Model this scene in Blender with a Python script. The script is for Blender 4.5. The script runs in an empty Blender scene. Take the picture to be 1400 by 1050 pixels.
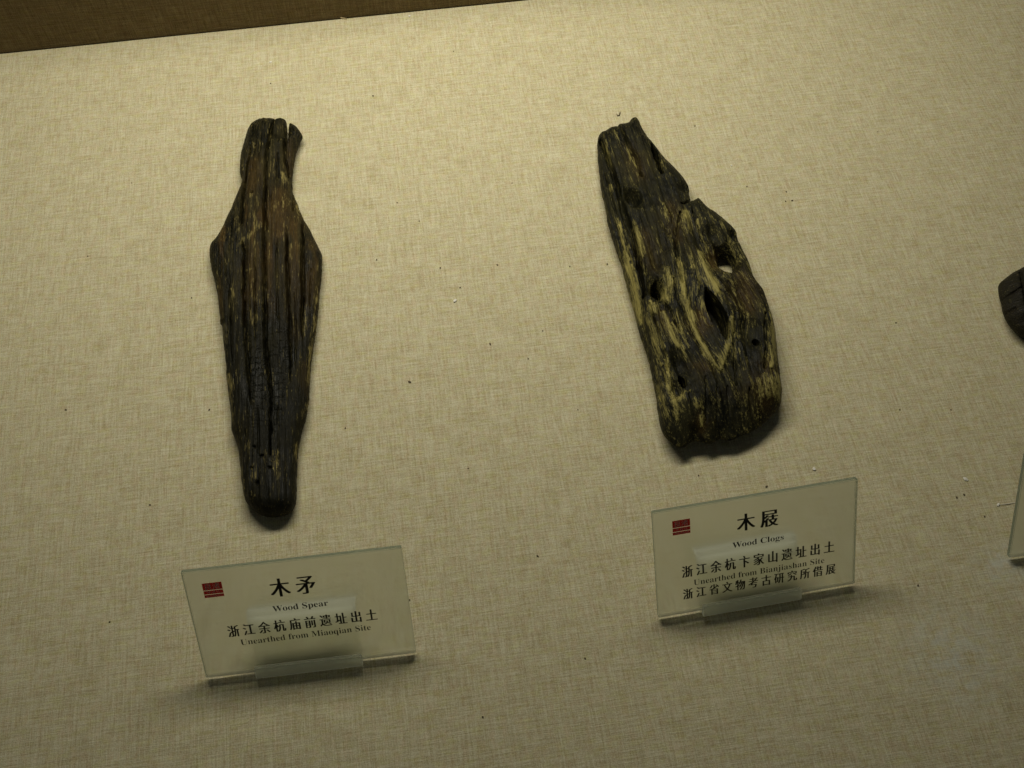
import bpy, bmesh, math, random
import numpy as np
from mathutils import Vector, Matrix

# ------------------------------------------------------------------ camera
F_PX, CX, CY = 1400.0, 700.0, 525.0            # photo is 1400 x 1050
PITCH, ROLL, YAW, CAM_H = math.radians(60), -0.0112, 0.1324, 0.593
sc = bpy.context.scene
col = sc.collection
_fw = np.array([math.sin(YAW)*math.cos(PITCH), math.cos(YAW)*math.cos(PITCH), -math.sin(PITCH)])
_r0 = np.array([math.cos(YAW), -math.sin(YAW), 0.0])
_u0 = np.cross(_r0, _fw)
_r = math.cos(ROLL)*_r0 + math.sin(ROLL)*_u0
_u = np.cross(_r, _fw)
CAM = np.array([0, 0, CAM_H])
cam = bpy.data.cameras.new('camera')
cam.sensor_width = 36.0
cam.lens = F_PX/1400*36.0
cam.clip_start, cam.clip_end = 0.01, 50
co = bpy.data.objects.new('camera', cam)
col.objects.link(co)
m = Matrix.Identity(4)
for i in range(3):
    m[i][0], m[i][1], m[i][2], m[i][3] = _r[i], _u[i], -_fw[i], CAM[i]
co.matrix_world = m
sc.camera = co

# ------------------------------------------------------------------ world, lamps, exposure
w = bpy.data.worlds.new('World')
sc.world = w
w.use_nodes = True
w.node_tree.nodes['Background'].inputs[0].default_value = (0.62, 0.70, 0.72, 1)
w.node_tree.nodes['Background'].inputs[1].default_value = 0.034
def area(name, loc, tilt, size, power, color, size_y=None):      # tilt from straight down towards +y
    l = bpy.data.lights.new(name, 'AREA')
    l.energy, l.color, l.size = power, color, size
    if size_y:
        l.shape, l.size_y = 'RECTANGLE', size_y
    else:
        l.shape = 'DISK'
    o = bpy.data.objects.new(name, l)
    col.objects.link(o)
    o.location = loc
    o.rotation_euler = (math.radians(tilt[0]), math.radians(tilt[1]), 0)
    return o
area('case_lamp', (0.02, 0.67, 0.55), (0, 0), 0.56, 3.7, (1.0, 0.95, 0.78), 0.14)
sc.view_settings.view_transform = 'Standard'
sc.view_settings.look = 'None'
sc.view_settings.exposure = 0.0
sc.view_settings.gamma = 1.0
sc.cycles.use_denoising = True
sc.cycles.sample_clamp_indirect = 2.0
sc.cycles.max_bounces = 12
sc.cycles.transmission_bounces = 10

# ------------------------------------------------------------------ helpers
def ray(px, py):
    d = _fw + _r*((px-CX)/F_PX) - _u*((py-CY)/F_PX)
    return d/np.linalg.norm(d)
def at(px, py, z=0.0):                          # photo pixel -> point on the level z
    d = ray(px, py)
    return CAM + d*((z-CAM_H)/d[2])
def tag(o, label=None, cat=None, group=None, kind=None):
    if label: o['label'] = label
    if cat: o['category'] = cat
    if group: o['group'] = group
    if kind: o['kind'] = kind
    return o
def link(name, me, mat=None, parent=None, loc=(0, 0, 0)):
    o = bpy.data.objects.new(name, me)
    col.objects.link(o)
    o.location = loc
    if me is not None and mat is not None:
        me.materials.append(mat)
    if parent: o.parent = parent
    return o
def bm_mesh(name, bm):
    bmesh.ops.recalc_face_normals(bm, faces=bm.faces)
    me = bpy.data.meshes.new(name)
    bm.to_mesh(me)
    bm.free()
    return me
def box(bm, x0, x1, y0, y1, z0, z1, bev=0.0):
    r = bmesh.ops.create_cube(bm, size=1)
    vs = r['verts']
    for v in vs:
        v.co = Vector((x0 if v.co.x < 0 else x1, y0 if v.co.y < 0 else y1, z0 if v.co.z < 0 else z1))
    if bev:
        es = list({e for v in vs for e in v.link_edges})
        bmesh.ops.bevel(bm, geom=es, offset=bev, segments=2, affect='EDGES')

# numpy noise
_tab = np.random.RandomState(7).rand(512, 512)
def vnoise(x, y, seed=0):
    x = np.asarray(x)+seed*17.31; y = np.asarray(y)+seed*9.77
    xi = np.floor(x).astype(int); yi = np.floor(y).astype(int)
    fx = x-xi; fy = y-yi
    fx = fx*fx*(3-2*fx); fy = fy*fy*(3-2*fy)
    a = _tab[xi & 511, yi & 511]; b = _tab[(xi+1) & 511, yi & 511]
    c = _tab[xi & 511, (yi+1) & 511]; d = _tab[(xi+1) & 511, (yi+1) & 511]
    return (a*(1-fx)+b*fx)*(1-fy)+(c*(1-fx)+d*fx)*fy
def fbm(x, y, seed=0, octv=4):
    s = 0; a = 1; t = 0
    for k in range(octv):
        s = s+a*vnoise(x*2**k, y*2**k, seed+k*3); t += a; a *= .55
    return s/t
def sstep(a, b, x):
    t = np.clip((x-a)/(b-a), 0, 1)
    return t*t*(3-2*t)
def seg_dist(X, Y, pts):
    best = np.full(X.shape, 1e9); par = np.zeros(X.shape); n = len(pts)-1
    for i in range(n):
        ax, ay = pts[i]; bx, by = pts[i+1]
        dx, dy = bx-ax, by-ay; L = dx*dx+dy*dy+1e-18
        t = np.clip(((X-ax)*dx+(Y-ay)*dy)/L, 0, 1)
        d = np.hypot(X-ax-t*dx, Y-ay-t*dy)
        k = d < best
        best = np.where(k, d, best); par = np.where(k, (i+t)/n, par)
    return best, par
def poly_sdf(X, Y, pts):                        # > 0 inside
    d, _ = seg_dist(X, Y, list(pts)+[pts[0]])
    ins = np.zeros(X.shape, bool)
    n = len(pts)
    for i in range(n):
        ax, ay = pts[i]; bx, by = pts[(i+1) % n]
        c = ((ay > Y) != (by > Y)) & (X < (bx-ax)*(Y-ay)/((by-ay) if by != ay else 1e-12)+ax)
        ins ^= c
    return np.where(ins, d, -d)
def surface_nets(F, org, h):
    ins = F < 0
    nx, ny, nz = F.shape
    acc = np.zeros((nx-1, ny-1, nz-1, 3), np.float32); cnt = np.zeros((nx-1, ny-1, nz-1), np.float32)
    quads = []
    def sl(ax, a, b):                           # cell-corner slice helper
        s = [slice(0, -1)]*3
        return s
    for ax in range(3):
        others = [k for k in range(3) if k != ax]
        A = [slice(None)]*3; B = [slice(None)]*3
        A[ax] = slice(0, -1); B[ax] = slice(1, None)
        fa, fb = F[tuple(A)], F[tuple(B)]
        cr = (fa < 0) != (fb < 0)
        t = np.where(cr, fa/(fa-fb+1e-20), 0)
        for o1 in (0, 1):
            for o2 in (0, 1):
                S = [slice(None)]*3
                n1, n2 = F.shape[others[0]], F.shape[others[1]]
                S[others[0]] = slice(o1, n1-1+o1); S[others[1]] = slice(o2, n2-1+o2)
                c = cr[tuple(S)]
                cnt += c
                p = [0, 0, 0]; p[others[0]] = o1; p[others[1]] = o2
                for k in range(3):
                    acc[..., k] += c*(t[tuple(S)] if k == ax else p[k])
        idx = np.argwhere(cr)
        idx = idx[(idx[:, others[0]] > 0) & (idx[:, others[1]] > 0) & (idx[:, others[0]] < F.shape[others[0]]-1) & (idx[:, others[1]] < F.shape[others[1]]-1)]
        fl = ins[tuple(idx.T)]
        q = []
        for o1, o2 in ((0, 0), (1, 0), (1, 1), (0, 1)):
            c = idx.copy(); c[:, others[0]] -= o1; c[:, others[1]] -= o2
            q.append((c[:, 0]*(ny-1)+c[:, 1])*(nz-1)+c[:, 2])
        q = np.stack(q, 1)
        if ax == 1: fl = ~fl
        q = np.where(fl[:, None], q, q[:, ::-1])
        quads.append(q)
    act = cnt > 0
    ids = -np.ones(cnt.size, np.int64); flat = act.ravel()
    ids[flat] = np.arange(flat.sum())
    cell = np.argwhere(act)
    V = (cell+acc[act]/cnt[act][:, None])*h+np.array(org)
    Q = ids[np.concatenate(quads)]
    Q = Q[(Q >= 0).all(1)]
    return V, Q
def np_mesh(name, V, Q, smooth=True):
    me = bpy.data.meshes.new(name)
    me.vertices.add(len(V)); me.vertices.foreach_set('co', np.asarray(V, np.float32).ravel())
    me.loops.add(Q.size); me.loops.foreach_set('vertex_index', Q.ravel().astype(np.int32))
    me.polygons.add(len(Q))
    me.polygons.foreach_set('loop_start', (np.arange(len(Q))*Q.shape[1]).astype(np.int32))
    me.polygons.foreach_set('use_smooth', np.full(len(Q), smooth))
    me.update(calc_edges=True); me.validate()
    return me
def add_attr(me, name, arr, typ='FLOAT'):
    a = me.attributes.new(name, typ, 'POINT')
    a.data.foreach_set('vector' if typ == 'FLOAT_VECTOR' else 'value', np.asarray(arr, np.float32).ravel())

# ------------------------------------------------------------------ materials
def new_mat(name):
    mt = bpy.data.materials.new(name)
    mt.use_nodes = True
    nt = mt.node_tree
    return mt, nt, nt.nodes['Principled BSDF']
def N(nt, typ, **kw):
    n = nt.nodes.new(typ)
    for k, v in kw.items():
        if k.startswith('i_'):
            n.inputs[int(k[2:])].default_value = v
        else:
            setattr(n, k, v)
    return n
def mixc(nt, fac, a, b, mode='MIX'):
    n = nt.nodes.new('ShaderNodeMix'); n.data_type = 'RGBA'; n.blend_type = mode
    for s, v in ((n.inputs[0], fac), (n.inputs[6], a), (n.inputs[7], b)):
        if hasattr(v, 'is_output'): nt.links.new(v, s)
        else: s.default_value = v
    return n.outputs[2]
def math_(nt, op, a, b=0.0, clamp=False):
    n = nt.nodes.new('ShaderNodeMath'); n.operation = op; n.use_clamp = clamp
    for s, v in ((n.inputs[0], a), (n.inputs[1], b)):
        if hasattr(v, 'is_output'): nt.links.new(v, s)
        else: s.default_value = v
    return n.outputs[0]
def noise(nt, vec, scale, detail=3, rough=.55, mp=(1, 1, 1), rot=0):
    mpn = nt.nodes.new('ShaderNodeMapping')
    mpn.inputs['Scale'].default_value = mp
    mpn.inputs['Rotation'].default_value = (0, 0, rot)
    nt.links.new(vec, mpn.inputs['Vector'])
    n = nt.nodes.new('ShaderNodeTexNoise')
    n.inputs['Scale'].default_value = scale; n.inputs['Detail'].default_value = detail
    n.inputs['Roughness'].default_value = rough
    nt.links.new(mpn.outputs[0], n.inputs['Vector'])
    return n.outputs[0]
def ramp(nt, fac, stops):
    n = nt.nodes.new('ShaderNodeValToRGB')
    el = n.color_ramp.elements
    while len(el) < len(stops): el.new(.5)
    for e, (p, c) in zip(el, stops):
        e.position = p; e.color = c if len(c) == 4 else (*c, 1)
    nt.links.new(fac, n.inputs[0])
    return n.outputs[0]
def rng(nt, v, a, b, c=0.0, d=1.0):
    n = nt.nodes.new('ShaderNodeMapRange')
    nt.links.new(v, n.inputs[0])
    n.inputs[1].default_value, n.inputs[2].default_value, n.inputs[3].default_value, n.inputs[4].default_value = a, b, c, d
    return n.outputs[0]
def bump(nt, bsdf, h, strength, dist):
    n = nt.nodes.new('ShaderNodeBump')
    n.inputs['Strength'].default_value = strength; n.inputs['Distance'].default_value = dist
    nt.links.new(h, n.inputs['Height'])
    nt.links.new(n.outputs[0], bsdf.inputs['Normal'])

def linen(name, base, dark, light, upright=False, painted_reflections=()):
    mt, nt, b = new_mat(name)
    tc = nt.nodes.new('ShaderNodeTexCoord').outputs['Object']
    if upright:                                        # a wall: the weave lies in x and z
        mp = nt.nodes.new('ShaderNodeMapping'); mp.inputs['Rotation'].default_value = (math.pi/2, 0, 0)
        nt.links.new(tc, mp.inputs['Vector']); tc = mp.outputs[0]
    hx = noise(nt, tc, 1, 3, .6, (70, 1900, 1))        # weft threads
    vy = noise(nt, tc, 1, 3, .6, (1900, 70, 1))        # warp threads
    hs = noise(nt, tc, 1, 2, .5, (42, 820, 1))         # slubs
    vs = noise(nt, tc, 1, 2, .5, (760, 38, 1))
    mot = noise(nt, tc, 55, 4, .6)
    fine = noise(nt, tc, 1500, 2, .6)
    s = math_(nt, 'ADD', rng(nt, hx, .25, .75, -.5, .5), rng(nt, vy, .25, .75, -.5, .5))
    s2 = math_(nt, 'ADD', rng(nt, hs, .3, .7, -.5, .5), rng(nt, vs, .3, .7, -.5, .5))
    t = math_(nt, 'ADD', math_(nt, 'MULTIPLY', s, .62), math_(nt, 'MULTIPLY', s2, .34))
    t = math_(nt, 'ADD', t, math_(nt, 'MULTIPLY', rng(nt, mot, .3, .7, -.5, .5), .15))
    t = math_(nt, 'ADD', t, math_(nt, 'MULTIPLY', rng(nt, fine, .25, .75, -.5, .5), .80))
    t = math_(nt, 'ADD', t, .5)
    c = ramp(nt, t, [(0.0, dark), (.5, base), (1.0, light)])
    tint = noise(nt, tc, 1, 3, .6, (260, 120, 1))
    c = mixc(nt, rng(nt, tint, .45, .66, 0, .55), c, mixc(nt, .5, c, (.95, .70, .62, 1), 'MULTIPLY'))
    tint2 = noise(nt, tc, 1, 3, .6, (110, 260, 7))
    c = mixc(nt, rng(nt, tint2, .47, .68, 0, .7), c, mixc(nt, .6, c, (.95, 1.0, .62, 1), 'MULTIPLY'))
    for sx, sy, rad in painted_reflections:                        # pale glass reflections painted into the cloth colour
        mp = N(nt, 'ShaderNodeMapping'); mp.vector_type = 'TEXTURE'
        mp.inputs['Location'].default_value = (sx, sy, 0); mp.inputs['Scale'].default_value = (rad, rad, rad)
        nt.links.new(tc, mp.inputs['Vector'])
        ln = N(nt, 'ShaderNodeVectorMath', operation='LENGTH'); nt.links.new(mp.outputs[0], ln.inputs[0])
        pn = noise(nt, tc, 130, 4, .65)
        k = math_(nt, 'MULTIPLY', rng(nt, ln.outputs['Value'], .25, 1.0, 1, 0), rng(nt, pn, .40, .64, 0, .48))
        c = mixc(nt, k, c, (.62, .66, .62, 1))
    nt.links.new(c, b.inputs['Base Color'])
    b.inputs['Roughness'].default_value = .95
    b.inputs['Specular IOR Level'].default_value = .15
    bump(nt, b, math_(nt, 'ADD', s, math_(nt, 'MULTIPLY', fine, .6)), .35, .0004)
    return mt
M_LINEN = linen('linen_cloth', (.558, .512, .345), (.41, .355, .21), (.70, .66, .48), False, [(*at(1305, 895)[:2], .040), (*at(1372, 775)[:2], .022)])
M_WALL = linen('brown_fabric', (.165, .122, .058), (.10, .07, .032), (.25, .195, .10), True)

def old_wood(name, brown, rust, pale, dark=(.011, .0095, .007, 1)):
    mt, nt, b = new_mat(name)
    g = N(nt, 'ShaderNodeAttribute', attribute_name='grain').outputs['Vector']
    ap = N(nt, 'ShaderNodeAttribute', attribute_name='pale').outputs['Fac']
    ar = N(nt, 'ShaderNodeAttribute', attribute_name='rust').outputs['Fac']
    n1 = noise(nt, g, 1, 5, .65, (420, 26, 300))
    n2 = noise(nt, g, 1, 5, .7, (1500, 110, 1200))
    n3 = noise(nt, g, 1, 4, .6, (70, 30, 60))
    f = math_(nt, 'ADD', math_(nt, 'MULTIPLY', n1, .55), math_(nt, 'MULTIPLY', n3, .45))
    c = mixc(nt, rng(nt, f, .44, .60), dark, brown)
    fl = rng(nt, math_(nt, 'ADD', math_(nt, 'MULTIPLY', n2, .6), math_(nt, 'MULTIPLY', n1, .4)), .38, .62)
    c = mixc(nt, math_(nt, 'MULTIPLY', ar, rng(nt, n2, .3, .65, .15, 1)), c, rust)
    c = mixc(nt, math_(nt, 'MULTIPLY', rng(nt, n2, .56, .75), .28), c, pale)       # faint dry flecks everywhere
    ac = N(nt, 'ShaderNodeAttribute', attribute_name='char').outputs['Fac']
    c = mixc(nt, math_(nt, 'MULTIPLY', ac, .8), c, dark)
    pm = rng(nt, math_(nt, 'ADD', ap, math_(nt, 'MULTIPLY', math_(nt, 'SUBTRACT', fl, .55), 1.25)), .30, 1.05)
    c = mixc(nt, pm, c, pale)
    nt.links.new(c, b.inputs['Base Color'])
    nt.links.new(rng(nt, f, .4, .62, .36, .72), b.inputs['Roughness'])
    b.inputs['Specular IOR Level'].default_value = .14
    hgt = math_(nt, 'ADD', math_(nt, 'MULTIPLY', n2, .6), n1)
    bump(nt, b, hgt, .7, .0012)
    return mt
M_SPEAR = old_wood('spear_wood', (.030, .025, .008, 1), (.088, .050, .012, 1), (.33, .27, .095, 1), (.0042, .0044, .0020, 1))
M_CLOG = old_wood('clog_wood', (.026, .024, .009, 1), (.085, .050, .012, 1), (.33, .285, .092, 1), (.0042, .0048, .0030, 1))
M_LUMP = old_wood('lump_wood', (.018, .018, .009, 1), (.035, .026, .010, 1), (.16, .13, .06, 1))

def acrylic(name, colr, rough, trans, milk=0.0):
    mt, nt, b = new_mat(name)
    b.inputs['Base Color'].default_value = (*colr, 1)
    b.inputs['Roughness'].default_value = rough
    b.inputs['IOR'].default_value = 1.49
    b.inputs['Transmission Weight'].default_value = trans
    if milk:
        out = nt.nodes['Material Output']
        tr = nt.nodes.new('ShaderNodeBsdfTranslucent'); tr.inputs[0].default_value = (*colr, 1)
        mx = nt.nodes.new('ShaderNodeMixShader'); mx.inputs[0].default_value = milk
        nt.links.new(b.outputs[0], mx.inputs[1]); nt.links.new(tr.outputs[0], mx.inputs[2])
        nt.links.new(mx.outputs[0], out.inputs['Surface'])
    return mt
M_PLATE, _nt, _b = new_mat('frosted_acrylic')                # the sanded back of a plate
_b.inputs['Base Color'].default_value = (.86, .88, .82, 1); _b.inputs['Roughness'].default_value = .5
_b.inputs['Transmission Weight'].default_value = 1; _b.inputs['IOR'].default_value = 1.22
_df = N(_nt, 'ShaderNodeBsdfDiffuse'); _df.inputs[0].default_value = (.84, .86, .80, 1)
_tl = N(_nt, 'ShaderNodeBsdfTranslucent'); _tl.inputs[0].default_value = (.93, .95, .90, 1)
_m1 = N(_nt, 'ShaderNodeMixShader', i_0=.5); _m2 = N(_nt, 'ShaderNodeMixShader', i_0=.34)
_nt.links.new(_df.outputs[0], _m1.inputs[1]); _nt.links.new(_tl.outputs[0], _m1.inputs[2])
_nt.links.new(_b.outputs[0], _m2.inputs[1]); _nt.links.new(_m1.outputs[0], _m2.inputs[2])
_tp = N(_nt, 'ShaderNodeBsdfTransparent'); _m3 = N(_nt, 'ShaderNodeMixShader', i_0=.26)
_nt.links.new(_m2.outputs[0], _m3.inputs[1]); _nt.links.new(_tp.outputs[0], _m3.inputs[2])
_nt.links.new(_m3.outputs[0], _nt.nodes['Material Output'].inputs['Surface'])
M_EDGE = acrylic('plate_edge', (.42, .50, .42), .18, .75, .3)
def thin_sheet(name, tint, refl=.05):
    mt, nt, b = new_mat(name)
    tr = N(nt, 'ShaderNodeBsdfTransparent'); tr.inputs[0].default_value = (*tint, 1)
    gl = N(nt, 'ShaderNodeBsdfGlossy'); gl.inputs['Roughness'].default_value = .08
    mx = N(nt, 'ShaderNodeMixShader', i_0=refl)
    nt.links.new(tr.outputs[0], mx.inputs[1]); nt.links.new(gl.outputs[0], mx.inputs[2])
    nt.links.new(mx.outputs[0], nt.nodes['Material Output'].inputs['Surface'])
    return mt
M_CLEAR = thin_sheet('clear_acrylic', (.975, .985, .975))
M_FACE = thin_sheet('plate_front', (.95, .97, .94))
M_LIP, _nt, _b = new_mat('lip_acrylic')
_b.inputs['Base Color'].default_value = (.92, .94, .88, 1); _b.inputs['Roughness'].default_value = .18; _b.inputs['Metallic'].default_value = .35
_tr = N(_nt, 'ShaderNodeBsdfTransparent'); _tr.inputs[0].default_value = (.96, .98, .95, 1)
_mx = N(_nt, 'ShaderNodeMixShader', i_0=.42)
_tl = N(_nt, 'ShaderNodeBsdfTranslucent'); _tl.inputs[0].default_value = (.95, .97, .92, 1)
_ml = N(_nt, 'ShaderNodeMixShader', i_0=.6)
_nt.links.new(_b.outputs[0], _ml.inputs[1]); _nt.links.new(_tl.outputs[0], _ml.inputs[2])
_nt.links.new(_tr.outputs[0], _mx.inputs[1]); _nt.links.new(_ml.outputs[0], _mx.inputs[2])
_nt.links.new(_mx.outputs[0], _nt.nodes['Material Output'].inputs['Surface'])
M_GLOW = acrylic('glow_acrylic', (.97, .98, .95), .3, .2, .92)  # whitened acrylic, stands in for lamp light caught by bends and edges
def flat(name, c, rough=.6):
    mt, nt, b = new_mat(name)
    tc = nt.nodes.new('ShaderNodeTexCoord').outputs['Object']
    n = noise(nt, tc, 900, 3, .6)
    cc = mixc(nt, rng(nt, n, .3, .7, 0, .35), (*c, 1), (*[k*.6 for k in c], 1))
    nt.links.new(cc, b.inputs['Base Color'])
    b.inputs['Roughness'].default_value = rough
    return mt
M_INK = flat('black_ink', (.008, .008, .008), .5)
M_RED, _nt, _b = new_mat('red_ink')                           # stains the light that comes through the plate
_b.inputs['Base Color'].default_value = (.50, .03, .03, 1)
_tr = N(_nt, 'ShaderNodeBsdfTransparent'); _tr.inputs[0].default_value = (.74, .20, .19, 1)
_mx = N(_nt, 'ShaderNodeMixShader', i_0=.3)
_nt.links.new(_tr.outputs[0], _mx.inputs[1]); _nt.links.new(_b.outputs[0], _mx.inputs[2])
_nt.links.new(_mx.outputs[0], _nt.nodes['Material Output'].inputs['Surface'])
M_PALEINK, _nt, _b = new_mat('pale_ink')
_b.inputs['Base Color'].default_value = (.92, .88, .78, 1)
_tl = N(_nt, 'ShaderNodeBsdfTranslucent'); _tl.inputs[0].default_value = (.98, .96, .90, 1)
_mx = N(_nt, 'ShaderNodeMixShader', i_0=.5)
_nt.links.new(_b.outputs[0], _mx.inputs[1]); _nt.links.new(_tl.outputs[0], _mx.inputs[2])
_nt.links.new(_mx.outputs[0], _nt.nodes['Material Output'].inputs['Surface'])
M_WHITE = flat('white_crumb', (.85, .82, .74), .7)
M_SPECK = flat('dark_crumb', (.10, .07, .035), .8)
M_TAN = flat('tan_fluff', (.45, .36, .20), .9)

# ------------------------------------------------------------------ the setting
YE = 0.712
bm = bmesh.new()
nx, ny = 120, 90
vs = [[bm.verts.new((-.75+1.9*i/nx, -.15+(YE+.15)*j/ny, 0)) for j in range(ny+1)] for i in range(nx+1)]
for i in range(nx):
    for j in range(ny):
        bm.faces.new((vs[i][j], vs[i+1][j], vs[i+1][j+1], vs[i][j+1]))
for row in vs:
    for v in row:
        v.co.z = -.0006*float(fbm(v.co.x*9, v.co.y*9, 5))+0.0
me = bm_mesh('linen_surface', bm)
me.polygons.foreach_set('use_smooth', [True]*len(me.polygons))
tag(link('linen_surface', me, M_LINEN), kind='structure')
bm = bmesh.new()
box(bm, -.75, 1.15, 0, .02, -.02, .30)
tag(link('back_wall', bm_mesh('back_wall', bm), M_WALL, loc=(0, YE+.001, 0)), kind='structure')

# ------------------------------------------------------------------ carved wood
def px_pts(pts, z):
    return [tuple(at(a, b, z)[:2]) for a, b in pts]
def dense(pts, n=4):                            # Catmull-Rom through traced points
    P = np.array(pts); out = []
    k = len(P)
    for i in range(k):
        p0, p1, p2, p3 = P[i-1], P[i], P[(i+1) % k], P[(i+2) % k]
        for t in np.arange(n)/n:
            out.append(.5*((2*p1)+(-p0+p2)*t+(2*p0-5*p1+4*p2-p3)*t*t+(-p0+3*p1-3*p2+p3)*t**3))
    return [tuple(q) for q in out]
PX = 1/2050.0                                   # metres in one photo pixel, roughly

def carve(name, mat, outline, zref, axis, shape, h=0.0005, ztop=.04, char=0.0):
    """outline in photo pixels; axis = two pixels, the grain runs from the first to the second; shape() returns top, bottom, pale, rust."""
    poly = dense(px_pts(outline, zref))
    P = np.array(poly)
    x0, y0 = P.min(0)-.003; x1, y1 = P.max(0)+.003
    gx = np.arange(x0, x1, h); gy = np.arange(y0, y1, h); gz = np.arange(-.002, ztop, h)
    X, Y = np.meshgrid(gx, gy, indexing='ij')
    wob = .0006
    Xw = X+wob*(fbm(X*120, Y*120, 1)-.5)*2; Yw = Y+wob*(fbm(X*120, Y*120, 2)-.5)*2
    d = poly_sdf(Xw, Yw, poly)
    a = np.array(at(*axis[0], zref)[:2]); b = np.array(at(*axis[1], zref)[:2])
    L = np.linalg.norm(b-a); ev = (b-a)/L; eu = np.array([-ev[1], ev[0]])
    U = (X-a[0])*eu[0]+(Y-a[1])*eu[1]; Vv = (X-a[0])*ev[0]+(Y-a[1])*ev[1]
    top, bot, d, pale, rust, gu = shape(X, Y, U, Vv, d, L)
    Z = gz[None, None, :]
    F = np.maximum(np.maximum(Z-top[..., None], bot[..., None]-Z), -d[..., None]).astype(np.float32)
    V, Q = surface_nets(F, (x0, y0, gz[0]), h)
    ix = np.clip(((V[:, 0]-x0)/h).round().astype(int), 0, len(gx)-1)
    iy = np.clip(((V[:, 1]-y0)/h).round().astype(int), 0, len(gy)-1)
    c = np.array([P[:, 0].mean(), P[:, 1].mean(), 0.0])
    V[:, 2] -= V[:, 2].min()
    me = np_mesh(name, V-c, Q)
    g = np.stack([gu[ix, iy], Vv[ix, iy], V[:, 2]*1.0], 1)
    add_attr(me, 'grain', g, 'FLOAT_VECTOR')
    kk = Vv[ix, iy]/L
    add_attr(me, 'char', np.clip(char*sstep(.38, .62, kk)*(.4+.9*fbm(gu[ix, iy]*90, Vv[ix, iy]*25, 91)), 0, 1))
    add_attr(me, 'pale', pale[ix, iy]); add_attr(me, 'rust', rust[ix, iy])
    return link(name, me, mat, loc=tuple(c))

def round_prof(d, R):
    t = np.clip(d/R, 0, 1)
    return np.sqrt(np.clip(1-(1-t)**2, 0, 1))
def strokes(X, Y, lst, z):                      # traced lines: (pixels, half width in pixels, strength)
    o = np.zeros(X.shape)
    X = X+.0022*(fbm(X*170, Y*170, 81)-.5); Y = Y+.0022*(fbm(X*170, Y*170, 82)-.5)
    for pts, wpx, s in lst:
        dd, par = seg_dist(X, Y, px_pts(pts, z))
        wv = wpx*PX*(.45+.9*np.sin(np.pi*np.clip(par, .04, .96))**.6)
        o = np.maximum(o, s*(.62*np.exp(-(dd/wv)**2)+.46*np.exp(-(dd/(wv*2.6))**2)))
    return o
def pits(X, Y, lst, z):                         # traced hollows: centre, radii in pixels, depth in mm, lean in degrees
    o = np.zeros(X.shape)
    for cx, cy, rx, ry, dep, ang in lst:
        c = at(cx, cy, z); t = math.radians(ang)
        dx = X-c[0]; dy = (Y-c[1])*.87
        q = np.hypot((dx*math.cos(t)-dy*math.sin(t))/(rx*PX), (dx*math.sin(t)+dy*math.cos(t))/(ry*PX))
        o = np.maximum(o, dep*.00135*sstep(1.45, .05, q)*(1 if dep > 3 else 1))
    return o

# --- the spear
SP_OUT = [(382.9,162.3),(389,163.5),(391.6,167),(392.3,186),(393.6,186),(394.6,170.5),(398,169.5),(405.7,173.7),(413.4,184.3),(410,193),(404.3,208.6),(401.4,225.7),(399,248.6),(402.9,268.6),(414.3,297),(428.6,322.9),(439,345),(440,352),(439.4,368.6),(437,397),(434.5,430),(430.7,456.6),(424.6,502.3),(422,542),(420,563),(414,584.6),(407.8,615),(405.7,645.5),(404.8,676),(402.5,690),(393,701),(370,705),(353,701.5),(340,690),(332.5,676),(328.6,645.5),(324,609),(316.4,587.6),(314.9,563),(310.3,526.7),(305.7,474.9),(303.5,446),(301,441),(300.5,430),(294.3,388.6),(287,357),(286.3,337),(297,323),(311.4,294),(324.3,263),(330,246),(327.7,236),(328.6,211),(334.3,191),(340,174),(351.4,165),(368.6,162.3)]
SP_CRACK = [([(377,163),(373,185),(368.6,211),(365.7,268.6),(364.3,340),(365.7,440),(368,496),(374,548),(373,630)], 2.1, 5.5),
    ([(347,200),(339,235),(335.7,260),(333.7,300),(333.7,323)], 2.0, 3.6), ([(334,335),(337,354),(337,440),(340,481),(344,527),(347,575)], 1.7, 3.4),
    ([(393,186),(391.6,205),(392,226),(395,246)], 1.5, 5.0), ([(398,252),(401,275),(402,300)], 1.4, 2.4),
    ([(414,298),(416.6,334),(415.7,385),(415.5,440),(417,478)], 1.5, 3.4), ([(394.3,310),(395.7,383),(398.6,440),(400,481),(398.5,545)], 1.5, 3.0),
    ([(352,205),(349,225),(347.5,245)], 1.1, 1.5), ([(360,190),(356,230)], 1.0, 1.0), ([(382,215),(380,262)], .9, .9),
    ([(317,395),(316.4,430),(318,475),(322,520)], 1.2, 1.7), ([(308,345),(312,390)], 1.0, 1.0), ([(352,350),(353,430),(354,490)], 1.0, 1.1),
    ([(381,330),(383,400),(384,470)], 1.0, .9), ([(405,400),(407,470),(406,520)], 1.0, 1.2), ([(427,370),(425,430)], 1.0, 1.0),
    ([(325,290),(318,330),(317,360)], 1.1, 1.2), ([(357,560),(358,640)], .9, .9), ([(384,560),(383,650)], .9, .9)]
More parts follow.
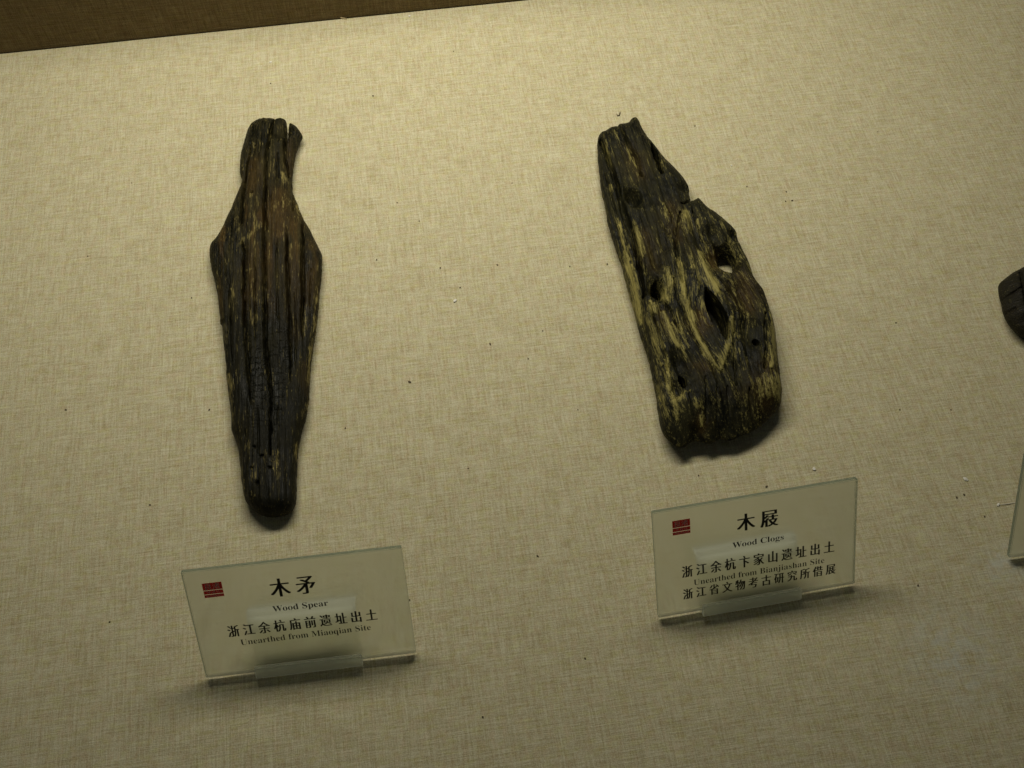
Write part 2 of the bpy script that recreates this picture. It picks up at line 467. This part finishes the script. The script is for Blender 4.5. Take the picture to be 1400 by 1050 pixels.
SP_PALE = [([(362,318),(354,327),(346,333),(337,339),(326,350),(320,356)], 3.0, .40), ([(356,322),(359,316)], 4.5, .5), ([(389,244),(391,258)], 3.5, .7),
    ([(347,276),(350,279)], 3.2, .45), ([(384,283),(387,297)], 4.5, .35), ([(350,205),(347,222)], 2.2, .45),
    ([(314,515),(316,530),(315,545)], 3.0, .75), ([(318,405),(317,425)], 2.0, .45), ([(341,381),(348,381)], 2.0, .5), ([(354,440),(356,452)], 3.2, .4),
    ([(402,262),(408,282),(415,296)], 1.8, .6), ([(421,425),(418,470)], 2.0, .45), ([(423,500),(421,530)], 2.0, .4), ([(322,250),(314,280)], 2.0, .35),
    ([(383,625),(381,645),(383,662)], 2.6, .40), ([(352,640),(350,660)], 3.0, .35), ([(345,610),(344,625)], 2.0, .3)]
SP_RUST = [([(384,275),(386,300),(385,330)], 14, .75), ([(350,230),(348,275)], 9, .55), ([(402,350),(406,400),(408,470)], 9, .55), ([(350,350),(352,430)], 8, .45),
    ([(427,380),(423,430)], 6, .65), ([(418,500),(419,540)], 4, .6), ([(398,200),(396,240)], 4, .4), ([(424,335),(430,350)], 5, .4)]
def spear_shape(X, Y, U, V, d, L):
    z = .008
    pr = round_prof(d, .016-.007*sstep(.78, .92, V/L))
    zc = .0065
    bulge = .0035*np.clip(d/.034, 0, 1)
    ridge = (fbm(U*700, V*22, 11)-.5)*.0016+(fbm(U*240, V*9, 12)-.5)*.0022
    top = zc+(.0092+bulge)*pr+ridge*sstep(0, .004, d)
    bot = zc-zc*pr
    # the burnt, checked lower half
    chk = np.minimum(np.abs(vnoise(U*330, V*190, 21)-.5), np.abs(vnoise(U*240+40, V*230, 22)-.5))
    reg = np.exp(-((V/L-.70)/.17)**2)*sstep(.008, .016, d)
    top -= .0006*reg*sstep(.06, 0, chk)
    for pts, wpx, dep in SP_CRACK:
        dd, par = seg_dist(X+.0007*(fbm(X*300, Y*90, 3)-.5)*2+.0006*(fbm(X*60, Y*45, 4)-.5)*2, Y, px_pts(pts, z))
        wv = wpx*PX*(.25+.95*np.sin(np.pi*np.clip(par, .02, .98))**.7)*(.7+.55*vnoise(V*160, U*0, dep*7))
        fade = sstep(0, .12, par)*sstep(1, .8, par) if pts[0][1] > 190 else 1
        dep = min(dep*1.45, 5.0)
        top -= dep*.001*fade*(np.exp(-(dd/wv)**2)*(.65+.7*vnoise(V*140, U*0, 9+dep))+.22*np.exp(-(dd/(wv*4.5))**2))
    top -= pits(X, Y, [(352,620,2.6,1.8,1.3,20),(362,632,3.2,1.9,1.4,-15),(348,648,2.4,1.8,1.0,0),(373,648,3,1.6,1.2,10),(338,600,2.0,6,1.0,0),(347.5,273,2.4,2.6,1.8,0),(356,668,2.2,3,1.5,0)], z)
    dc, _ = seg_dist(X, Y, px_pts([(393,168),(393,186)], z))
    pale = strokes(X, Y, SP_PALE, z); rust = strokes(X, Y, SP_RUST, z)*(.5+.8*fbm(U*200, V*30, 31))
    rust = np.maximum(rust, .75*sstep(.50, .72, fbm(U*170, V*28, 35))*sstep(.70, .45, V/L)*sstep(.05, .2, V/L))
    edge = sstep(.0045, .001, d)*sstep(.35, .7, fbm(U*60, V*60, 33))*sstep(.1, .2, V/L)
    pale = np.maximum(pale, np.maximum(edge*.5, .30*sstep(.66, .80, fbm(U*330, V*60, 36))*sstep(.95, .5, V/L)))
    return top, bot, d, pale, np.clip(rust, 0, 1), U
o = carve('wooden_spear', M_SPEAR, SP_OUT, .008, ((372,162),(371,712)), spear_shape, ztop=.027, char=1.0)
tag(o, 'long dark wooden spearhead with shouldered blade, narrow split tang and lengthwise cracks', 'spear')

# --- the clog
CL_OUT = [(819.6,182),(825.8,178.4),(834,174),(840.7,172),(843,168.5),(850,168),(859,166),(863,161),(869,159.5),(872.9,162),(879,174.7),(889,189.5),(900,203),(911,216.8),(920,225.4),(933.6,241.5),(942,255),(943.5,266.3),(945.5,274.5),(950,273),(956,271),(968,283.7),(988,298.5),(1005.4,315.9),(1009,325),(1012.8,335.7),(1024,363),(1029,378),(1032.5,385),(1044.4,403),(1052,426),(1058.6,449.4),(1062.4,482.9),(1067.6,524),(1067.6,549.7),(1061,562.6),(1045.7,579),(1030,590),(1012,598),(998,604),(986,600),(973,607),(963,606),(955,604),(948,604),(943,607),(937,612),(925,612),(914.6,603),(905.6,591),(900,565),(895,529),(887.6,493),(878.6,467.4),(870.9,439),(863,411),(857.2,390),(850.6,363),(839.4,330.7),(832,306),(827,278.7),(822,254),(818.4,219),(816.7,194.5)]
CL_PALE = [([(924,367),(928.6,390),(933,416),(937,433),(943,456),(952,482),(961,501),(970,512),(980,519)], 3.4, 1.0),
    ([(910,382),(914,399),(906,413),(910,427)], 4.6, .85), ([(886,427),(893,443)], 4.5, .95), ([(903,441),(911,458),(917,478),(924,489)], 3.8, .95),
    ([(954,358),(962,385),(970,398),(978,412)], 7.0, .85), ([(995.6,449),(995,470),(988,495),(981,516)], 4.0, .85), ([(1050.8,428),(1054.7,457),(1052.5,490),(1049,514)], 4.2, .9),
    ([(1058,524),(1061,548)], 7, .85), ([(1039,526),(1043.5,550)], 5.0, .8), ([(1050,527),(1053,550)], 4, .6),
    ([(907,505),(911.5,537),(916,556),(923,584)], 3.0, .95), ([(897,500),(902,549),(910,580)], 3.6, .55), ([(853,351),(861,380),(868,416),(876,445)], 3.2, .85),
    ([(946,558),(955,571)], 3.0, .8), ([(956.5,577),(957,588)], 2.6, .8), ([(919,561),(940,548)], 3.0, .6), ([(934.8,299),(938.5,328)], 6.0, .65), ([(950,308),(953,333)], 2.2, .7),
    ([(906,286),(911,313)], 2.6, .6), ([(904,214),(911,226)], 4, .35), ([(844,306),(854,345),(866,380)], 2.2, .8), ([(865,312),(871,335),(877,365)], 2.6, .75), ([(833,258),(837,268)], 2.6, .6),
    ([(840,185),(857,215),(868,236)], 2.0, .6), ([(824,190),(836,230)], 2.0, .5), ([(883,440),(893,475),(903,510)], 2.4, .8), ([(895,455),(905,490)], 2, .65), ([(922,440),(928,470),(938,492)], 2.2, .7),
    ([(945,375),(950,395),(955,425),(960,450)], 5, .42), ([(1005,390),(1000,410)], 5, .35), ([(1019,368),(1024,378)], 3.5, .6), ([(1010,385),(1030,400)], 4, .35), ([(985,385),(1000,398)], 5, .45),
    ([(963,490),(972,500),(978,505)], 5, .5), ([(1030,545),(1036,565)], 4, .45), ([(962,430),(968,452)], 2.4, .5), ([(960,300),(985,320)], 5, .35), ([(1018,330),(1012,350)], 4, .35),
    ([(1012,555),(1018,575)], 3, .35), ([(975,545),(982,575)], 3, .3), ([(893,215),(905,235)], 3, .3), ([(916,455),(926,482)], 2, .7), ([(925,475),(934,505)], 2, .6), ([(1047,410),(1051,425)], 3, .55)]
CL_RUST = [([(975,355),(972,372)], 9, .9), ([(947,515),(965,520)], 6, .6), ([(1040,535),(1045,560)], 14, .65), ([(1046,520),(1047,505)], 7, .7), ([(955,440),(950,470)], 8, .7),
    ([(860,210),(875,250)], 8, .5), ([(915,290),(925,340)], 8, .5), ([(880,330),(890,380)], 8, .4), ([(1010,390),(1020,430)], 10, .6), ([(955,580),(957,592)], 5, .7), ([(900,440),(915,470)], 6, .5)]
CL_GROOVE = [([(821,193),(833,230),(844,259),(852,298),(865,338),(875,388),(880,415)], 3.2, 6.0), ([(843,168),(856,197),(869,222),(876,247)], 2.8, 4.0), ([(826,240),(838,285),(852,330),(862,370)], 1.6, 1.6),
    ([(891,201),(894,210),(898,224),(904,243)], 2.6, 9.0), ([(928,300),(922,335),(921,350),(924,372),(930,400)], 1.8, 2.4), ([(945,275),(936,285),(930,287)], 1.8, 3.0), ([(945,298),(952,320),(960,340)], 1.8, 2.2),
    ([(915,300),(918,330),(923,356)], 1.2, 1.4), ([(918,395),(924,420),(931,445),(942,475),(955,500)], 1.6, 1.8), ([(885,430),(893,455),(903,490),(910,520)], 1.6, 2.0), ([(880,400),(875,440),(886,480),(896,520),(903,560)], 1.6, 2.0),
    ([(1042,440),(1044,480),(1040,515)], 2.2, 2.6), ([(1020,545),(1024,570),(1030,583)], 2.0, 2.4), ([(900,420),(914,440),(925,470)], 1.6, 2.0), ([(1005,405),(1012,425),(1016,440)], 1.2, 1.2),
    ([(998,470),(1000,500),(1002,540)], 1.6, 1.4), ([(975,540),(978,590)], 1.0, .9), ([(990,540),(995,590)], 1.0, .9), ([(960,530),(963,585)], 1.0, .9)]
CL_PIT = [(866,281,7,10,10,-10),(863,276,11,19,9,-12),(858,252,16,18,2.2,0),(973,331,17,17,5,0),(985,358,24,24,5.5,0),(991,364,14,18,13,0),(886,398,10,20,4,0),(894,405,6,11,10,0),(1014,420,20,34,4.5,0),(1020,464,20,26,4.5,0),(1005,520,30,16,1.5,0),
    (928.7,534,4.2,9,14,0),(925,515,14,20,4,0),(922,545,12,14,3,0),(1029,478,4.5,6,12,0),(893,365,9,24,3,0),(905,345,8,20,2,0),(951,598,9,9,4,0),(912,325,6,14,2,0),(1000,330,9,9,3,0),(934,262,9,9,3,0)]
def clog_shape(X, Y, U, V, d, L):
    z = .010
    ec = at(976, 442, z); a0 = at(963, 411, z); a1 = at(988, 476, z)
    # grain bows round the eye
    ea = np.array([a1[0]-a0[0], a1[1]-a0[1]]); el = np.linalg.norm(ea); ea /= el
    s = (X-ec[0])*ea[0]+(Y-ec[1])*ea[1]; n = (X-ec[0])*ea[1]-(Y-ec[1])*ea[0]
    gu = U-np.sign(n)*0
    bow = np.exp(-(s/.034)**2-(n/.03)**2)
    gu = gu*(1-.0)-.0 + n*(-.75*bow)*np.sign(-1.0)*np.where(True, -1.0, 1.0)*-1
    hole = np.minimum.reduce([np.hypot((X-at(px, py, .004)[0])/(rx*PX), (Y-at(px, py, .004)[1])*.87/(ry*PX)) for px, py, rx, ry in ((990.5,367.5,8.6,13.5),(895,416,5.5,8))])
    d = np.minimum(d, (hole-1)*.006)
    pr = round_prof(d, .012)
    k = np.clip(V/L, 0, 1)
    zc = .007+.002*k
    rise = .0085+.007*sstep(.1, .8, k)
    ridge = (fbm(gu*520, V*22, 41)-.5)*.0022+(fbm(gu*190, V*12, 42)-.5)*.0042+(fbm(U*60, V*45, 43)-.5)*.005
    ridge = ridge*(1-.5*sstep(.5, .25, k))
    top = zc+rise*pr+ridge*sstep(0, .004, d)
    bot = zc-zc*pr*(1-.0*k)+.004*sstep(.90, 1.0, k)
    for pts, wpx, dep in CL_GROOVE:
        dd, par = seg_dist(X+.0008*(fbm(X*250, Y*120, 3)-.5)*2, Y, px_pts(pts, z))
        wv = wpx*PX*(.5+.7*np.sin(np.pi*np.clip(par, .08, .92)))
        top -= dep*.0013*np.exp(-(dd/wv)**2)*(.7+.6*vnoise(V*140, U*0, 9))
    top -= pits(X+.001*(fbm(X*200, Y*200, 61)-.5), Y+.001*(fbm(X*200, Y*200, 62)-.5), CL_PIT, z)
    # raised pale fibres
    pale = strokes(X, Y, CL_PALE, z)
    top += .0011*sstep(.3, .9, pale)*sstep(.002, .006, d)
    # the eye: a deep lens with a sharp rim
    hw = .0054*np.clip(1-(s/(el*.56))**2, 0, 1)
    lens = sstep(.0007, -.0007, np.abs(n)-hw)*(np.abs(s) < el*.56)
    top = top*(1-lens)+np.minimum(top, .0012+.003*fbm(gu*300, V*40, 55))*lens
    top = np.maximum(top, .0012)
    top -= (top-.009).clip(0)*.75*sstep(.87, 1.0, k+.35*U)
    pale = pale*(1-lens)
    rust = strokes(X, Y, CL_RUST, z)*(.5+.8*fbm(U*180, V*40, 51))
    hollow = pits(X, Y, CL_PIT, z)*1000
    pale = pale*(1-.75*sstep(2.5, 6, hollow))
    pale = np.maximum(pale, .38*sstep(.50, .72, fbm(gu*260, V*36, 57))*sstep(.25, .5, k)*(1-sstep(.70, .86, k)*sstep(-.02, 0, -U)))
    # the flank towards the spear is worn pale along its grain
    flank = sstep(.006, .0015, d)*sstep(.15, .35, k)
    pale = np.maximum(pale, flank*.38*fbm(U*300, V*30, 58))
    return top, bot, d, np.clip(pale, 0, 1), np.clip(rust, 0, 1), gu
o = carve('wooden_clog', M_CLOG, CL_OUT, .010, ((845,165),(985,612)), clog_shape, ztop=.031)
tag(o, 'gnarled dark wooden clog sole with lace holes, a notched edge and pale streaks', 'clog')

# --- the piece cut off by the picture's edge
LU_OUT = [(1365,393),(1370,384),(1385,374),(1400,366),(1430,354),(1475,346),(1530,348),(1570,370),(1582,410),(1560,450),(1515,472),(1460,476),(1420,468),(1398,458),(1385,448),(1376,436),(1369,414)]
def lump_shape(X, Y, U, V, d, L):
    pr = round_prof(d, .016-.007*sstep(.78, .92, V/L))
    zc = .009
    top = zc+.012*pr+(fbm(U*260, V*30, 71)-.5)*.004*sstep(0, .005, d)
    for pts, wpx, dep in [([(1390,380),(1391,400),(1394,420),(1402,445)], 1.8, 3), ([(1368,412),(1382,408),(1392,402)], 1.5, 2), ([(1374,430),(1383,429)], 1.6, 2.5), ([(1420,370),(1425,420),(1440,465)], 2, 3), ([(1480,360),(1500,460)], 2, 3)]:
        dd, par = seg_dist(X, Y, px_pts(pts, .01))
        top -= dep*.001*np.exp(-(dd/(wpx*PX))**2)
    return top, zc-zc*pr, d, np.zeros(X.shape), .3*fbm(U*90, V*20, 73), U
o = carve('wooden_fragment', M_LUMP, LU_OUT, .009, ((1365,400),(1580,410)), lump_shape, h=.0007, ztop=.027)
tag(o, 'blackish rounded wooden piece with fine cracks, cut off by the picture edge', 'wood piece')

# ------------------------------------------------------------------ label plates
W_PL, H_PL, T_PL = .120, .0715, .0034
def text_mesh(body, cjk=False, thin=0.0, shift=0.0):
    """glyph outlines as a flat mesh; upright strokes are widened like a printed book face"""
    bm = bmesh.new()
    offs = (-shift, 0, shift) if shift else (0,)
    for k, dx in enumerate(offs):
        c = bpy.data.curves.new('glyphs', 'FONT')
        c.body = body; c.size = 1; c.offset = thin; c.fill_mode = 'FRONT'; c.resolution_u = 4
        ob = bpy.data.objects.new('glyphs', c)
        col.objects.link(ob)
        dg = bpy.context.evaluated_depsgraph_get()
        tm = bpy.data.meshes.new_from_object(ob.evaluated_get(dg))
        t2 = bmesh.new(); t2.from_mesh(tm)
        for v in t2.verts: v.co.x += dx; v.co.z += k*.004
        t2.to_mesh(tm); t2.free()
        bm.from_mesh(tm)
        bpy.data.meshes.remove(tm); bpy.data.objects.remove(ob); bpy.data.curves.remove(c)
    me = bpy.data.meshes.new('print')
    bm.to_mesh(me); bm.free()
    return me
def serif(t):                                   # bold upright serif alphabet
    return ''.join(chr(0x1D400+ord(c)-65) if 'A' <= c <= 'Z' else chr(0x1D41A+ord(c)-97) if 'a' <= c <= 'z' else c for c in t)
def fit_mesh(me, x0, x1, ybase, h, cap=False, z=.00008):
    n = len(me.vertices); a = np.empty(n*3, np.float32); me.vertices.foreach_get('co', a); a = a.reshape(-1, 3)
    lo, hi = a.min(0), a.max(0)
    sx = (x1-x0)/(hi[0]-lo[0])
    a[:, 0] = x0+(a[:, 0]-lo[0])*sx
    if cap:
        a[:, 1] = ybase+a[:, 1]*(h/.70)
    else:
        a[:, 1] = ybase+(a[:, 1]-lo[1])*(h/(hi[1]-lo[1]))
    a[:, 2] = z+a[:, 2]*.004
    me.vertices.foreach_set('co', a.ravel()); me.update()
    return me
def frame(x, y, yaw, th):                       # plate frame: origin bottom centre of the front face
    ax = Vector((math.cos(yaw), math.sin(yaw), 0)); b = Vector((-math.sin(yaw), math.cos(yaw), 0))
    up = b*math.sin(th)+Vector((0, 0, math.cos(th)))
    nn = ax.cross(up)
    m = Matrix.Identity(4)
    for i in range(3):
        m[i][0], m[i][1], m[i][2], m[i][3] = ax[i], up[i], nn[i], (x, y, .0042)[i]
    return m
def on_plate(m, px, py):
    n = m.col[2].xyz; o = m.col[3].xyz; d = Vector(ray(px, py)); c = Vector(CAM)
    p = c+d*((o-c).dot(n)/d.dot(n))
    return m.inverted() @ p
def thick_path(pts, t):
    """closed outline of a bent strip of thickness t along a path in the (y, z) plane"""
    P = [Vector(p) for p in pts]; L, R = [], []
    for i, p in enumerate(P):
        a = (P[i]-P[i-1]).normalized() if i else (P[1]-P[0]).normalized()
        b = (P[i+1]-P[i]).normalized() if i < len(P)-1 else a
        na, nb = Vector((-a.y, a.x)), Vector((-b.y, b.x))
        mm = (na+nb).normalized(); k = min(1/max(mm.dot(na), .3), 2.2)
        L.append(p+mm*t/2*k); R.append(p-mm*t/2*k)
    return L, R
def extrude_path(pts, t, x0, x1, bev=.0003):
    L, R = thick_path(pts, t)
    bm = bmesh.new()
    rows = [[bm.verts.new((x, q.x, q.y)) for q in L+R[::-1]] for x in (x0, x1)]
    n = len(rows[0]); k = len(L)
    for i in range(n):
        j = (i+1) % n
        bm.faces.new((rows[0][i], rows[0][j], rows[1][j], rows[1][i]))
    for r in rows:
        for i in range(k-1):
            bm.faces.new((r[i], r[i+1], r[n-2-i], r[n-1-i]))
    bmesh.ops.recalc_face_normals(bm, faces=bm.faces)
    if bev:
        es = [e for e in bm.edges if len(e.link_faces) == 2 and e.calc_face_angle(0) > .6]
        bmesh.ops.bevel(bm, geom=es, offset=bev, segments=1, affect='EDGES')
    return bm_mesh('strip', bm)
def holder(m, x0, x1, th, label):
    root = bpy.data.objects.new('sign_holder', None); col.objects.link(root)
    root.matrix_world = m; root.empty_display_size = .01
    tag(root, label, 'sign holder', 'clear holders under the label plates')
    t = .0024; g = .0003
    zf = g+t/2; zb = -T_PL-g-t/2; yb = -g-t/2
    lip = extrude_path([(.0050, zf), (yb, zf), (yb, -.0010)], t, x0, x1, .0005)
    link('front_lip', lip, M_LIP, root); lip.materials.append(M_GLOW)
    for f in lip.polygons:                          # polished rims, whitened to paint in their glints
        if abs(f.normal.x) > .5 or f.area < .00006: f.material_index = 1
    link('back_support', extrude_path([(yb, -.0011), (yb, zb), (.0245, zb)], t, x0+.0002, x1-.0002), M_CLEAR, root)
    # rear leg: from the top of the back down to the cloth, leaning away
    top = Vector((.0335, zb-.0010))
    z_top = .0042+top.x*math.cos(th)+top.y*math.sin(th)*1.0
    # world drop direction in the plate frame (y, z): world down = (-cos th, -sin th), world back = (sin th, -cos th)
    dn = Vector((-math.cos(th), -math.sin(th))); bk = Vector((math.sin(th), -math.cos(th)))
    zt = .0042+top.x*math.cos(th)+top.y*math.sin(th)
    end = top+dn*(zt-.0013)+bk*.016
    crown = top+bk*.0032-dn*.0004
    knee = crown+(end-crown)*.15
    link('bend', extrude_path([(.0246, zb), tuple(top), tuple(crown), tuple(knee)], t, x0, x1), M_GLOW, root)  # clear bend whitened to paint in the lamp glow it catches
    link('rear_leg', extrude_path([tuple(knee+(end-crown)*.004), tuple(end)], t, x0, x1), M_CLEAR, root)
    return root
def emblem(root, q):
    """red seal mark: two big characters, three small ones and a strip of tiny lettering"""
    x0 = (q[0].x+q[3].x)/2; x1 = (q[1].x+q[2].x)/2; y1 = (q[0].y+q[1].y)/2; y0 = (q[2].y+q[3].y)/2
    em = bpy.data.objects.new('emblem', None); col.objects.link(em); em.parent = root
    H = y1-y0; Wd = x1-x0
    for a, b in ((.0, .19), (.23, .47), (.51, 1.0)):
        bm = bmesh.new(); box(bm, x0, x1, y0+a*H, y0+b*H, .00002, .00008)
        link('seal_block', bm_mesh('seal_block', bm), M_RED, em)
    mk = fit_mesh(text_mesh('良渚', True, -.004, .016), x0+.12*Wd, x1-.12*Wd, y0+.555*H, .40*H, z=.00012)
    link('seal_characters', mk, M_PALEINK, em)
    mk = fit_mesh(text_mesh('博 物 院', True), x0+.17*Wd, x1-.17*Wd, y0+.265*H, .17*H, z=.00012)
    link('seal_characters', mk, M_PALEINK, em)
    bm = bmesh.new(); box(bm, x0+.1*Wd, x1-.1*Wd, y0+.085*H, y0+.115*H, .00011, .00013)
    link('seal_strip', bm_mesh('seal_strip', bm), M_PALEINK, em)
def plate(x, y, yaw, th, lines, emb, zoom, label):
    m = frame(x, y, yaw, th)
    root = bpy.data.objects.new('label_plate', None); col.objects.link(root)
    root.matrix_world = m; root.empty_display_size = .01
    tag(root, label, 'label', 'frosted label plates')
    bm = bmesh.new(); box(bm, -W_PL/2, W_PL/2, 0, H_PL, -T_PL, 0, .0004)
    pm = bm_mesh('panel', bm)
    link('panel', pm, M_EDGE, root); pm.materials.append(M_PLATE); pm.materials.append(M_FACE); pm.materials.append(M_GLOW)
    for f in pm.polygons:
        if f.normal.z < -.9: f.material_index = 1
        elif f.normal.z > .9: f.material_index = 2
        elif f.normal.y < -.9: f.material_index = 3  # bottom edge whitened to paint in light piped down the plate
    zx, zy, zs = zoom
    P = lambda a, b: on_plate(m, zx+a/zs, zy+b/zs)
    for body, kind, bl, br, hh in lines:
        a, b = P(*bl), P(*br)
        c = P(bl[0], bl[1]-hh)
        h = c.y-a.y
        yb = (a.y+b.y)/2
        if kind == 'cjk':
            me = fit_mesh(text_mesh(body, True, -.003, .038), a.x, b.x, yb, h)
        elif kind == 'bold':
            me = fit_mesh(text_mesh(serif(body), False, -.001), a.x, b.x, yb, h, True)
        else:
            me = fit_mesh(text_mesh(serif(body), False, -.0075), a.x, b.x, yb, h, True)
        link('printed_line', me, M_INK, root)
    if emb: emblem(root, [P(*e) for e in emb])
    return m
TH = .6385
mL = plate(-.0953, .1689, -.0234, TH,
    [('木 矛', 'cjk', (548, 335), (792, 314), 98), ('Wood Spear', 'bold', (557, 412), (852, 382), 31),
     ('浙 江 余 杭 庙 前 遗 址 出 土', 'cjk', (322, 550), (1115, 457), 62), ('Unearthed from Miaoqian Site', 'reg', (388, 592), (1078, 508), 31)],
    [(178, 265), (282, 253), (298, 328), (195, 342)], (230, 730, 3.8889), 'frosted acrylic label reading Wood Spear, below the spear')
hl = [on_plate(mL, 350, 920).x, on_plate(mL, 496, 905).x]
holder(mL, hl[0], hl[1], TH, 'clear acrylic easel clip holding the Wood Spear label')
mR = plate(.1675, .1695, .0311, TH,
    [('木 屐', 'cjk', (583, 408), (824, 376), 98), ('Wood Clogs', 'bold', (557, 503), (855, 459), 32),
     ('浙 江 余 杭 卞 家 山 遗 址 出 土', 'cjk', (265, 682), (1148, 527), 68), ('Unearthed from Bianjiashan Site', 'reg', (333, 723), (1090, 590), 33),
     ('浙 江 省 文 物 考 古 研 究 所 借 展', 'cjk', (272, 810), (1155, 648), 60)],
    [(207, 350), (310, 335), (314, 415), (212, 435)], (870, 630, 4.2424), 'frosted acrylic label reading Wood Clogs, below the clog')
hr = [on_plate(mR, 960, 845).x, on_plate(mR, 1094, 820).x]
holder(mR, hr[0], hr[1], TH, 'clear acrylic easel clip holding the Wood Clogs label')
# third plate, only its near corner in view: lean and turn solved from the two edges that show
TH3, YAW3 = .60, -.02
c3 = at(1380, 763, .0042)
x3 = c3[0]+W_PL/2*math.cos(YAW3); y3 = c3[1]+W_PL/2*math.sin(YAW3)
m3 = plate(x3, y3, YAW3, TH3, [], None, (0, 0, 1), 'greenish edged blank label corner below the cropped wooden piece')
holder(m3, -.03, .03, TH3, 'clear acrylic easel clip under the blank label corner')

# ------------------------------------------------------------------ crumbs and lint
rnd = random.Random(4)
def crumb_mesh(seed, r):
    bm = bmesh.new(); bmesh.ops.create_icosphere(bm, subdivisions=2, radius=r)
    q = random.Random(seed); ph = [q.uniform(0, 6) for _ in range(6)]
    for v in bm.verts:
        n = v.co/r
        v.co *= 1+.28*math.sin(3*n.x+ph[0])*math.cos(4*n.y+ph[1])+.2*math.sin(5*n.z+ph[2])
        v.co.x *= q_stretch; v.co.z *= .35
    return bm_mesh('crumb', bm)
def where(px, py):
    if py < 150: return 'near the dark back wall'
    if py > 640 and px > 1170: return 'between the Wood Clogs label and the blank label'
    if px < 330 and py < 740: return 'on the side of the spear away from the clog'
    if px < 820 and py < 720: return 'between the spear and the clog'
    if px > 880 and py < 640: return 'between the clog and the cropped wooden piece'
    if py < 700: return 'between the clog and its label'
    return 'around the Wood Spear label and in front'
WH = [(370,85,1.5),(622,411,1.9),(1113,641,1.7),(1320,655,1.6),(1365,690,1.4),(560,22,1.4),(1388,399,1.0),(655,100,.8),(1000,226,.8)]
for i, (px, py, s) in enumerate(WH):
    q_stretch = rnd.uniform(1.1, 1.7)
    p = at(px, py)
    o = link('crumb', crumb_mesh(i, s*PX*1.15), M_WHITE, loc=(p[0], p[1], s*PX*.25))
    o.rotation_euler.z = rnd.uniform(0, 3)
    tag(o, 'tiny white crumb on the linen, '+where(px, py), 'crumb', 'white crumbs on the cloth')
DK = [(370,114,1.3),(510,131,1.5),(1075,262,1.1),(1083,274,1.3),(1074,275,1.2),(602,366,1.2),(629,393,1.2),(680,362,1.1),(779,364,1.1),(670,470,1.6),(560,522,1.6),(515,355,1.2),(830,361,1.3),
      (262,407,1.2),(1225,441,1.0),(1318,676,1.6),(1308,680,1.4),(620,70,.9),(950,172,.9),(1021,255,1.1),(286,560,1.3),(573,302,1.0),(543,277,1.1),(1048,665,1.4),(742,452,1.1),(722,490,1.0),(1346,706,1.2),
      (120,350,1.0),(180,250,.9),(90,560,1.1),(205,690,1.1),(640,640,1.1),(735,760,1.2),(560,820,1.0),(800,900,1.2),(1230,560,1.0),(1255,800,1.1),(660,980,1.3),(150,850,1.2),(1200,180,.9),(700,250,.9),(1300,560,1.0),(472,585,1.1),(790,560,1.0),(955,650,1.1)]
for i, (px, py, s) in enumerate(DK):
    q_stretch = rnd.uniform(1.0, 1.9)
    p = at(px, py)
    o = link('speck', crumb_mesh(50+i, s*PX*.7), M_SPECK, loc=(p[0], p[1], s*PX*.15))
    o.rotation_euler.z = rnd.uniform(0, 3)
    tag(o, 'minute dark speck on the linen, '+where(px, py), 'speck', 'dark specks on the cloth')
def fibre(name, pts, r, mat, label, cat):
    P = [Vector((*at(a, b)[:2], r*.9)) for a, b in pts]
    bm = bmesh.new(); rings = []
    for i, p in enumerate(P):
        t = (P[min(i+1, len(P)-1)]-P[max(i-1, 0)]).normalized(); s = t.cross(Vector((0, 0, 1))); rr = r*(.5 if i in (0, len(P)-1) else 1)
        rings.append([bm.verts.new(p+(s*math.cos(k*math.pi/3)+Vector((0, 0, 1))*math.sin(k*math.pi/3))*rr) for k in range(6)])
    for a, b in zip(rings, rings[1:]):
        for k in range(6): bm.faces.new((a[k], a[(k+1) % 6], b[(k+1) % 6], b[k]))
    bm.faces.new(rings[0]); bm.faces.new(rings[-1])
    tag(link(name, bm_mesh(name, bm), mat), label, cat)
fibre('hair', [(843,156),(844.5,158.5),(846.5,158),(847.5,155),(847.8,153)], .0004, M_SPECK, 'short curled dark hair on the cloth above the clog', 'hair')
fibre('lint', [(459,25),(463,23.5),(468,25.5),(474,26)], .0006, M_TAN, 'tan lint wisp lying along the dark wall edge', 'lint')
fibre('thread', [(1366,690),(1378,689),(1388,687)], .00025, M_WHITE, 'thin white thread trailing from a crumb beside the blank label', 'thread')
